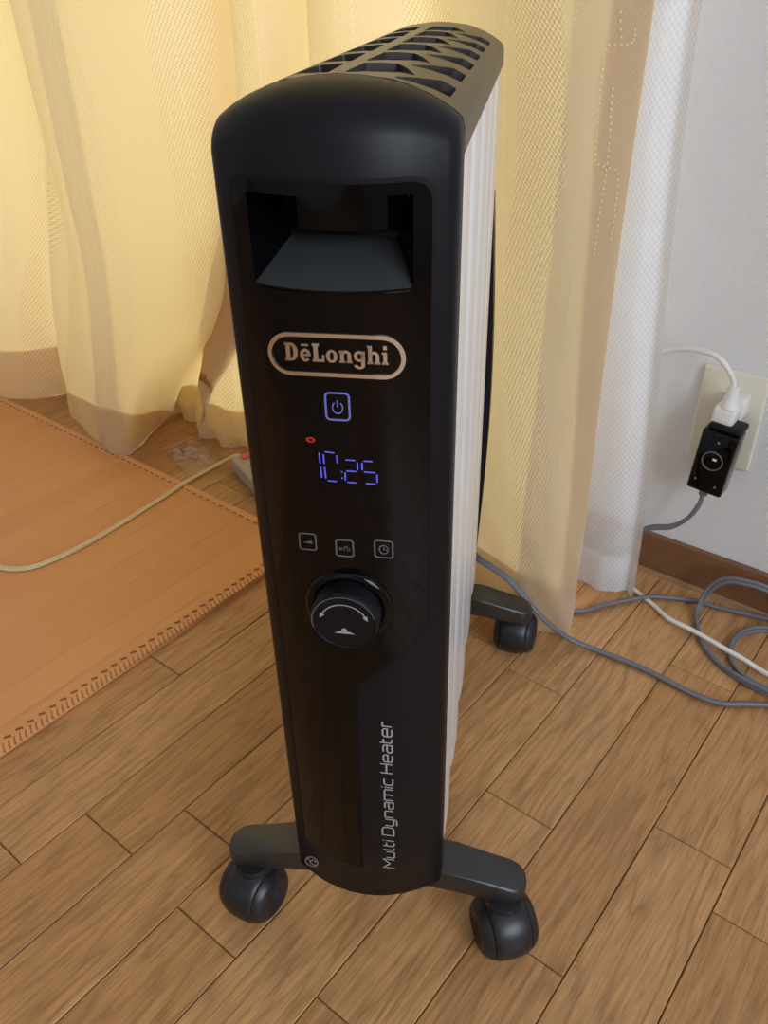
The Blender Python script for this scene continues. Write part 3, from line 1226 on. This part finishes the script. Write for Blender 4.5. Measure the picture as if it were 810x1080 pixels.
def eco(cx, cz, s):
    out = []
    out += ringp(cx - 1.15 * s, cz, (.5 * s, .55 * s), (.34 * s, .39 * s), 20, 330, 12) + [rc(cx - 1.6 * s, cz - .08 * s, cx - .7 * s, cz + .08 * s)]
    out += ringp(cx, cz, (.5 * s, .55 * s), (.34 * s, .39 * s), 45, 315, 12)
    out += ringp(cx + 1.1 * s, cz, (.5 * s, .55 * s), (.34 * s, .39 * s), 0, 360, 14)
    out += [[(cx - .2 * s, cz + .75 * s), (cx + .6 * s, cz + .65 * s), (cx + .9 * s, cz + 1.05 * s), (cx + .3 * s, cz + 1.1 * s)]]
    return out


k2 += eco(-.0038, .4230, .0020)
k3 = rrect_ring(.0189, .4250, .0052, .0058, .0014, .0009) + ringp(.0189, .4248, (.0028, .0032), (.0022, .0026), 0, 360, 20) + stroke([(.0189, .4270), (.0189, .4247), (.0206, .4247)], .0005)
decal('level_key', k1, M['print_dim'], panel, PO + 0.0010)
decal('eco_key', k2, M['print_dim'], panel, PO + 0.0010)
decal('timer_key', k3, M['print_dim'], panel, PO + 0.0010)

# rotary knob
KX, KZ = 0.0008, 0.3850
lathe('knob_collar', [(.0195, -.0110), (.0262, -.0150), (.0266, -.0178), (.0255, -.0200), (.0228, -.0212), (.0212, -.0208), (.0205, -.0165)], M['gloss'], heater, 40, 'y', (KX, 0, KZ))
knob = lathe('knob', [(.0203, -.0120), (.0205, -.0300), (.0200, -.0325), (.0190, -.0336), (.0184, -.0336), (.0180, -.0330), (0.0, -.0326)], M['matte'], heater, 48, 'y', (KX, 0, KZ))


def onknob(x, z):
    return (x, -.0333, z)


decal('knob_rim_line', ringp(KX, KZ, (.0191, .0191), (.0186, .0186), 15, 195, 30), M['print_dim'], knob, 0, lambda x, z: (x, -.0338, z))
arrow = ringp(KX, KZ - .001, (.0146, .0146), (.0139, .0139), 28, 152, 24)
for a, s in ((28, -1), (152, 1)):
    ca, sa = math.cos(R(a)), math.sin(R(a))
    c0 = Vector((KX + .0142 * ca, KZ - .001 + .0142 * sa))
    tg = Vector((-sa, ca)) * s
    nn = Vector((ca, sa))
    arrow.append([tuple(c0 + nn * .0016), tuple(c0 + tg * .0036), tuple(c0 - nn * .0016)])
decal('knob_arrow', arrow, M['print'], knob, 0, onknob)
flame = [[(KX - .0062, KZ - .0082), (KX + .0062, KZ - .0082), (KX + .0032, KZ - .0066), (KX - .0032, KZ - .0066)], ringp(KX, KZ - .0058, (.0016, .0016), (0.0001, .0001), 0, 180, 8)[0]]
flame += ringp(KX, KZ - .0064, (.0019, .0024), (.0001, .0001), 0, 180, 10)
decal('knob_icon', flame, M['print'], knob, 0, onknob)

# lettering running up the lower right of the cover
S = {
    'M': (.86, [[(0, 0), (0, 1), (.43, .42), (.86, 1), (.86, 0)]]),
    'u': (.60, [[(0, .72), (0, .12), (.12, 0), (.60, 0)], [(.60, .72), (.60, 0)]]),
    'l': (.20, [[(0, 1), (0, .12), (.12, 0), (.20, 0)]]),
    't': (.32, [[(0, .96), (0, .12), (.12, 0), (.32, 0)], [(0, .68), (.32, .68)]]),
    'i': (.02, [[(0, 0), (0, .72)], [(0, .88), (0, 1)]]),
    'D': (.76, [[(0, 0), (0, 1), (.60, 1), (.76, .84), (.76, .16), (.60, 0), (0, 0)]]),
    'y': (.60, [[(0, .72), (0, .12), (.12, 0), (.60, 0)], [(.60, .72), (.60, -.16), (.48, -.28), (.05, -.28)]]),
    'n': (.60, [[(0, 0), (0, .72), (.48, .72), (.60, .60), (.60, 0)]]),
    'a': (.60, [[(.05, .72), (.48, .72), (.60, .60), (.60, 0), (.12, 0), (0, .12), (0, .28), (.12, .40), (.60, .40)]]),
    'm': (.96, [[(0, 0), (0, .72), (.84, .72), (.96, .60), (.96, 0)], [(.48, .72), (.48, 0)]]),
    'c': (.52, [[(.52, .72), (.12, .72), (0, .60), (0, .12), (.12, 0), (.52, 0)]]),
    'H': (.76, [[(0, 0), (0, 1)], [(.76, 0), (.76, 1)], [(0, .5), (.76, .5)]]),
    'e': (.60, [[(0, .36), (.60, .36), (.60, .60), (.48, .72), (.12, .72), (0, .60), (0, .12), (.12, 0), (.56, 0)]]),
    'r': (.36, [[(0, 0), (0, .72), (.36, .72)]]),
    ' ': (.12, []),
}
txt = 'Multi Dynamic Heater'
gap = .20
tot = sum(S[c][0] + gap for c in txt) - gap
k = 0.1620 / tot
cz = 0.1200
polys = []
for c in txt:
    for pl in S[c][1]:
        polys += stroke([(0.0208 - py * 0.0086, cz + px * k) for px, py in pl], 0.00115)
    cz += (S[c][0] + gap) * k
decal('lettering', polys, M['print'], fc, 0.0004)
# round emblem at the lower left corner of the cover
em = ringp(-.0455, .1140, (.0052, .0066), (.0043, .0056), 0, 360, 28)
em += stroke([(-.0485, .1180), (-.0462, .1150), (-.0470, .1125), (-.0440, .1105), (-.0425, .1080)], .0009)
em += ringp(-.0438, .1150, (.0017, .0021), (.0009, .0012), -60, 200, 12)
decal('emblem', em, M['print'], fc, 0.0004)

# fins
FY0, FY1, NF = 0.0205, 0.4260, 5
fp = (FY1 - FY0) / NF
for i in range(NF):
    a, b = FY0 + i * fp + 0.0006, FY0 + (i + 1) * fp - 0.0022
    side = []
    for q in range(9):
        t = q / 8
        bulge = 0.0578 - 0.0026 * abs(2 * t - 1) ** 3 - (0.0016 if q in (0, 8) else 0)
        side.append((bulge, a + (b - a) * t))
    poly = side + [(-x, y_) for x, y_ in side[::-1]]
    prism('fin', poly, 0.098, 0.6295, M['fin'], heater, 0.0015)

# black deck added to stand in for the shade under the grille, with ribs
box('inner_shade_deck', -.050, .050, 0.024, 0.428, 0.6300, 0.6320, M['dark'], heater)
rb = []
y = 0.030
while y < 0.424:
    rb.append((-.0495, .0495, y, y + 0.0012, 0.632, 0.6375))
    y += 0.0050
stuff(from_bm('deck_ribs', box_bm(rb), M['deck'], heater))

# top grille
GY0, GY1 = YB + 0.0022, 0.4440
GP = 0.0610
holes = []
nrow = 7
for i in range(-1, nrow):
    y0 = 0.0225 + i * GP
    A = [(.0036, y0 - .0035), (.0050, y0 + .0480), (.0205, y0 + .0590), (.0334, y0 + .0300)]
    B = [(.0250, y0 + .0570), (.0440, y0 + .1095), (.0512, y0 + .1110), (.0510, y0 + .0775)]
    for P_ in (A, B):
        ys = [p[1] for p in P_]
        if min(ys) < GY0 + 0.003:
            P_ = [(x, max(y_, GY0 + 0.004)) for x, y_ in P_]
            if max(p[1] for p in P_) - (GY0 + .004) < 0.012:
                continue
            # drop duplicates produced by the clamp
            Q = []
            for p in P_:
                if not Q or (Vector(p) - Vector(Q[-1])).length > 0.002:
                    Q.append(p)
            P_ = Q
        if max(ys) > GY1 - 0.012:
            continue
        if len(P_) < 3:
            continue
        for s in (1, -1):
            pp = [(s * x - 0.0018, y_) for x, y_ in P_]
            holes.append(round_poly(pp, [0.0022] * len(pp), 3))


def arch_map(u, v, t):
    return (u * (1 - 0.03 * t / 0.004), v, H(min(abs(u), 0.05828)) - t)


gcuts = [(0, s * x) for x, _ in ARCH[1:] for s in (-1, 1) if x < 0.0582] + [(0, 0.0)] + [(0, s * x) for x in (.005, .018, .029, .0375, .045, .050) for s in (-1, 1)]
gr = plate_with_holes('top_grille', [(-.0583, GY0), (.0583, GY0), (.0583, GY1), (-.0583, GY1)], holes, gcuts, arch_map, 0.0035, M['grille'], heater)
# dark seam between cover and grille
# rear cover and cord guard
rear = []
for x, y_ in PLAN:
    rear.append((x * 0.93, 0.4445 + (YB - y_) * 0.45))
outline = [(x, y_) for x, y_ in rear] + [(.0535, .4300), (-.0535, .4300)] + [(-x, y_) for x, y_ in rear[::-1]][:-1]
bm = bmesh.new()
lo = [bm.verts.new((x, y_, ZB)) for x, y_ in outline]
hi = [bm.verts.new((x, y_, H(x) - 0.001 if y_ > .431 else 0.63)) for x, y_ in outline]
n = len(outline)
for i in range(n):
    bm.faces.new((lo[i], lo[(i + 1) % n], hi[(i + 1) % n], hi[i]))
bm.faces.new(lo[::-1])
bm.faces.new(hi)
auto_smooth(from_bm('rear_cover', bm, M['matte'], heater), 50)
gv, gf = [], []
gs = 16
for i in range(gs + 1):
    t = i / gs
    z = 0.10 + 0.42 * t
    w = 0.0560 + 0.0072 * math.sin(math.pi * t)
    gv += [(w, 0.429, z), (w, 0.462, z), (-w, 0.462, z), (-w, 0.429, z)]
for i in range(gs):
    for q in range(4):
        a, b = i * 4 + q, i * 4 + (q + 1) % 4
        gf.append((a, b, b + 4, a + 4))
gf += [(3, 2, 1, 0), (gs * 4, gs * 4 + 1, gs * 4 + 2, gs * 4 + 3)]
obj('cord_guard', gv, gf, M['matte'], heater)

# feet: cross bars with rounded ends, tapering downwards to the tips
def foot(yc, mirror=1):
    hw, L, r = 0.0155, 0.1275, 0.0145
    poly = []
    for s in (1, -1):
        for k in range(9):
            a = R(-90 + 180 * k / 8)
            poly.append((s * (L - r + r * math.cos(a)), yc + s * ((hw - r) * (1 if math.sin(a) > 0 else -1) + r * math.sin(a))))
    bm = bmesh.new()
    # split in three columns so that the arms slope
    def zt(x):
        return 0.0930 - 0.0200 * max(0.0, min(1.0, (abs(x) - 0.052) / 0.075))
    def zb_(x):
        return 0.0695 - 0.0150 * max(0.0, min(1.0, (abs(x) - 0.052) / 0.075))
    full = []
    for i, p in enumerate(poly):
        full.append(p)
        q = poly[(i + 1) % len(poly)]
        if abs(q[0] - p[0]) > 0.05:
            for t in (0.2, 0.3, 0.7, 0.8):
                full.append((p[0] + (q[0] - p[0]) * t, p[1] + (q[1] - p[1]) * t))
    lo = [bm.verts.new((x, y_, zb_(x))) for x, y_ in full]
    hi = [bm.verts.new((x, y_, zt(x))) for x, y_ in full]
    n = len(full)
    for i in range(n):
        bm.faces.new((lo[i], lo[(i + 1) % n], hi[(i + 1) % n], hi[i]))
    top = bm.faces.new(hi)
    bot = bm.faces.new(lo[::-1])
    bmesh.ops.bevel(bm, geom=list(top.edges) + list(bot.edges), offset=0.003, segments=3, profile=0.5, affect='EDGES')
    bmesh.ops.triangulate(bm, faces=[f for f in bm.faces if len(f.verts) > 6])
    return auto_smooth(from_bm('foot_bar', bm, M['foot'], heater), 35)


foot(0.0255)
foot(0.3745)


def caster(x, y, rz):
    c = empty('caster', (x, y, 0.0), rz)
    c.parent = heater
    r = 0.0270
    # two narrow wheels, almost covered by a rounded hood
    prof_w = [(0.004, -.0180), (.0140, -.0246), (.0180, -.0240), (.0212, -.0220), (.0236, -.0190), (.0248, -.0164), (.010, -.0164)]
    for s in (1, -1):
        lathe('wheel', [(q, -s * hgt) for q, hgt in prof_w], M['wheel'], c, 40, 'x', (0, 0, r), smooth_ang=60)
    core = lathe('tread', [(.008, -.0150), (r - .0030, -.0150), (r, -.0120), (r, .0120), (r - .0030, .0150), (.008, .0150)], M['wheel'], c, 40, 'x', (0, 0, r), smooth_ang=60)
    hp_ = [(.010, -.0158), (.0246, -.0158), (.0260, -.0148), (.0273, -.0110), (.0282, -.0055), (.0285, 0.0), (.0282, .0055), (.0273, .0110), (.0260, .0148), (.0246, .0158), (.010, .0158)]
    lathe('hood', hp_, M['wheel'], c, 44, 'x', (0, 0, r + 0.0012), R(-40), R(222), smooth_ang=60)
    lathe('stem', [(0.0, .0470), (.0165, .0470), (.0155, .0530), (.0140, .0600), (0.0, .0600)], M['wheel'], c, 24, 'z', (0, 0.004, 0))
    return c


caster(-0.1070, 0.0135, R(-22))
caster(0.1115, 0.0130, R(24))
caster(-0.1065, 0.3850, R(35))
caster(0.1100, 0.3850, R(-8))

# ================================================================ CORDS, PLUGS, OUTLET
out = tag(empty('wall_outlet', (-0.234, WALL_Y, 0.250)), 'ivory wall outlet plate above the baseboard right of the sheer curtain', 'outlet')
pl = from_bm('plate', box_bm([(-.037, .037, -.0065, 0.0, -.060, .060)], 0.0022, 3), M['plate'], out)
auto_smooth(pl, 40)
ins = from_bm('socket', box_bm([(-.013, .016, -.0085, -.006, -.034, .034)], 0.001), M['white'], out)
for z in (-.016, .018):
    for x in (-.004, .007):
        box('slot', x - .0008, x + .0008, -.0089, -.008, z - .0035, z + .0035, M['slot'], ins)

# heater cord with its black plug box
pc = tag(empty('electrical_cord', (-0.2254, 0.885, 0.215)), 'grey flat power cord with black plug box running from heater to outlet', 'power cord')


def rel(pts, o):
    return [tuple(Vector(p) - Vector(o.location)) for p in pts]


z = 0.0042
grey1 = [(-0.470, .740, .060), (-0.450, .722, .085), (-0.424, .700, .096), (-0.392, .697, .092), (-0.372, .698, .082), (-0.346, .700, .060), (-0.326, .708, .038), (-0.304, .724, .014), (-0.272, .736, z), (-0.213, .740, z),
         (-0.154, .736, z), (-0.123, .741, z), (-0.102, .756, z), (-0.070, .776, z), (-0.02, .80, z), (0.03, .84, z), (0.03, .885, z), (-0.03, .907, .020),
         (-0.085, .908, .045), (-0.131, .897, .062), (-0.156, .893, .064), (-0.182, .893, .056), (-0.198, .892, .034), (-0.203, .882, .010), (-0.197, .861, z), (-0.174, .823, z),
         (-0.145, .800, z), (-0.107, .786, .008), (-0.060, .778, .012), (-0.02, .768, .012), (0.01, .785, .008), (-0.03, .80, z), (-0.088, .793, z), (-0.116, .798, z), (-0.136, .814, z), (-0.147, .844, z),
         (-0.143, .874, z), (-0.124, .897, z), (-0.09, .905, .006), (-0.06, .914, .012), (-0.09, .9145, .012), (-0.128, .912, .008), (-0.183, .903, z), (-0.217, .896, z), (-0.249, .880, z), (-0.268, .864, .006), (-0.301, .824, z),
         (-0.326, .788, z), (-0.375, .775, z), (-0.400, .800, z), (-0.390, .845, z), (-0.360, .885, .012), (-0.320, .906, .055), (-0.292, .902, .085), (-0.262, .896, .103), (-0.243, .891, .126), (-0.2335, .888, .148), (-0.2305, .888, .166)]
cord('cable', rel(grey1, pc), 0.0026, M['cord_grey'], pc, twin=True, sub=9)
# plug box, tilted a little
pb = from_bm('plug_box', box_bm([(-.0205, .0205, -.0150, .0130, -.0395, .0395)], 0.0025, 3), M['gloss'], pc)
auto_smooth(pb, 40)
pb.rotation_euler = (0, R(4), 0)
pb.location = (0.0, 0.004, 0.002)
tp = from_bm('top_cap', box_bm([(-.0170, .0200, -.0100, .0200, .0385, .0470)], 0.003, 3), M['matte'], pb)
auto_smooth(tp, 40)
lathe('lens_ring', [(.0122, -.0149), (.0122, -.0160), (.0114, -.0163), (.0110, -.0160), (.0108, -.0150)], M['print_dim'], pb, 32, 'y', (0, 0, .004))
lathe('lens', [(.0105, -.0150), (.0090, -.0153), (.0, -.0156)], M['gloss'], pb, 24, 'y', (0, 0, .004))
for (x, zz) in ((.001, .0285), (-.0125, -.0245), (.0115, -.0275)):
    lathe('screw', [(.0015, -.0149), (.0013, -.0156), (.0, -.0158)], M['pin'], pb, 12, 'y', (x, 0, zz))
box('status_light', .000, .0045, -.0160, -.0155, .0055, .0080, simple('pale_light', (0.6, 0.55, 0.3), 0.4, emis=(1, .9, .5), estr=0.15), pb)
lathe('strain_relief', [(.0, -.0395), (.0060, -.0395), (.0055, -.0500), (.0042, -.0520), (.0, -.0520)], M['cord_grey'], pb, 20, 'z', (-.002, 0.0, 0))
box('plug_neck', -.012, .014, .0130, .0420, -.030, .020, M['matte'], pb, 0.003)

# white cord plugged in above
wc = tag(empty('white_cord', (-0.226, 0.898, 0.29)), 'white cord looping from the outlet behind the sheer curtain onto the floor', 'power cord')
wpts = [(-0.2250, .894, .300), (-0.2265, .892, .314), (-0.236, .889, .329), (-0.248, .890, .3375), (-0.262, .892, .3395), (-0.285, .896, .336), (-0.315, .903, .322),
        (-0.355, .905, .285), (-0.40, .908, .225), (-0.43, .909, .14), (-0.42, .908, .06), (-0.375, .902, .018), (-0.325, .886, .006), (-0.283, .872, .0035),
        (-0.252, .858, .0035), (-0.225, .840, .0075), (-0.191, .832, .0110), (-0.153, .824, .0110), (-0.124, .821, .0085), (-0.095, .816, .006), (-0.03, .80, .013), (0.05, .77, .0035), (0.25, .72, .0035), (0.6, .74, .0035), (1.0, .80, .0035), (1.4, .86, .0035)]
cord('cable', rel(wpts, wc), 0.0031, M['cord_white'], wc, sub=8)
pg = from_bm('plug', box_bm([(-.0125, .0125, -.0135, .0080, -.0300, -.0080)], 0.004, 3), M['white'], wc)
auto_smooth(pg, 40)
pg.rotation_euler = (0, R(5), 0)
lathe('plug_neck', [(.0, -.0100), (.0105, -.0100), (.0088, -.0040), (.0070, .0010), (.0064, .0140), (.0062, .0160), (.0, .0160)], M['white'], wc, 20, 'z', (.001, -.004, .002))
box('plug_base', -.011, .014, .0060, .0300, -.027, -.002, M['white'], wc, 0.002)

# cream cord and power strip at the left
strip = tag(empty('power_strip', (-0.957, 0.770, 0.0), math.atan2(-.35, .936)), 'pale power strip with red lit switch half hidden behind the heater', 'power strip')
sbd = from_bm('body', box_bm([(0, .24, 0, .044, 0.001, .029)], 0.004, 3), M['strip'], strip)
auto_smooth(sbd, 40)
box('switch', .008, .022, .014, .028, .0285, .0325, M['neon'], strip, 0.0015)
for x in (.05, .09, .13, .17):
    for yy in (.016, .028):
        box('slot', x - .004, x + .004, yy - .001, yy + .001, .0287, .0293, M['slot'], strip)
cc = tag(empty('cream_cord', (-0.975, 0.60, 0.0)), 'cream coloured cord curving across the floor mat to the left', 'power cord')
zc = 0.0072
cpts = [(-0.957, .792, .022), (-0.966, .784, .020), (-0.978, .765, .012), (-0.988, .736, .0050), (-0.983, .690, .0080), (-0.977, .637, zc), (-0.968, .541, zc), (-0.966, .473, zc), (-0.975, .417, zc), (-0.996, .391, zc), (-1.030, .378, zc), (-1.09, .372, zc), (-1.2, .37, zc), (-1.4, .34, zc)]
cord('cable', rel(cpts, cc), 0.0020, M['cord_cream'], cc, twin=True, sub=9)

# crumpled clear wrapper on the floor by the curtain
rw = random.Random(11)
NX, NY = 11, 8
v, f = [], []
for j in range(NY):
    for i in range(NX):
        a, b = i / (NX - 1), j / (NY - 1)
        v.append(((a - .5) * .125 + rw.uniform(-.004, .004), (b - .5) * .075 + rw.uniform(-.004, .004), .003 + (rw.random() ** 2) * .020 * math.sin(math.pi * a) * math.sin(math.pi * b) + 0.002 * rw.random()))
for j in range(NY - 1):
    for i in range(NX - 1):
        a = j * NX + i
        f.append((a, a + 1, a + NX + 1, a + NX))
wr = obj('plastic_wrapper', v, f, M['film'])
wr.location = (-1.048, 0.764, 0.0)
wr.rotation_euler = (0, 0, R(-15))
tag(wr, 'crumpled clear plastic wrapper on the floor by the curtain hem', 'wrapper')
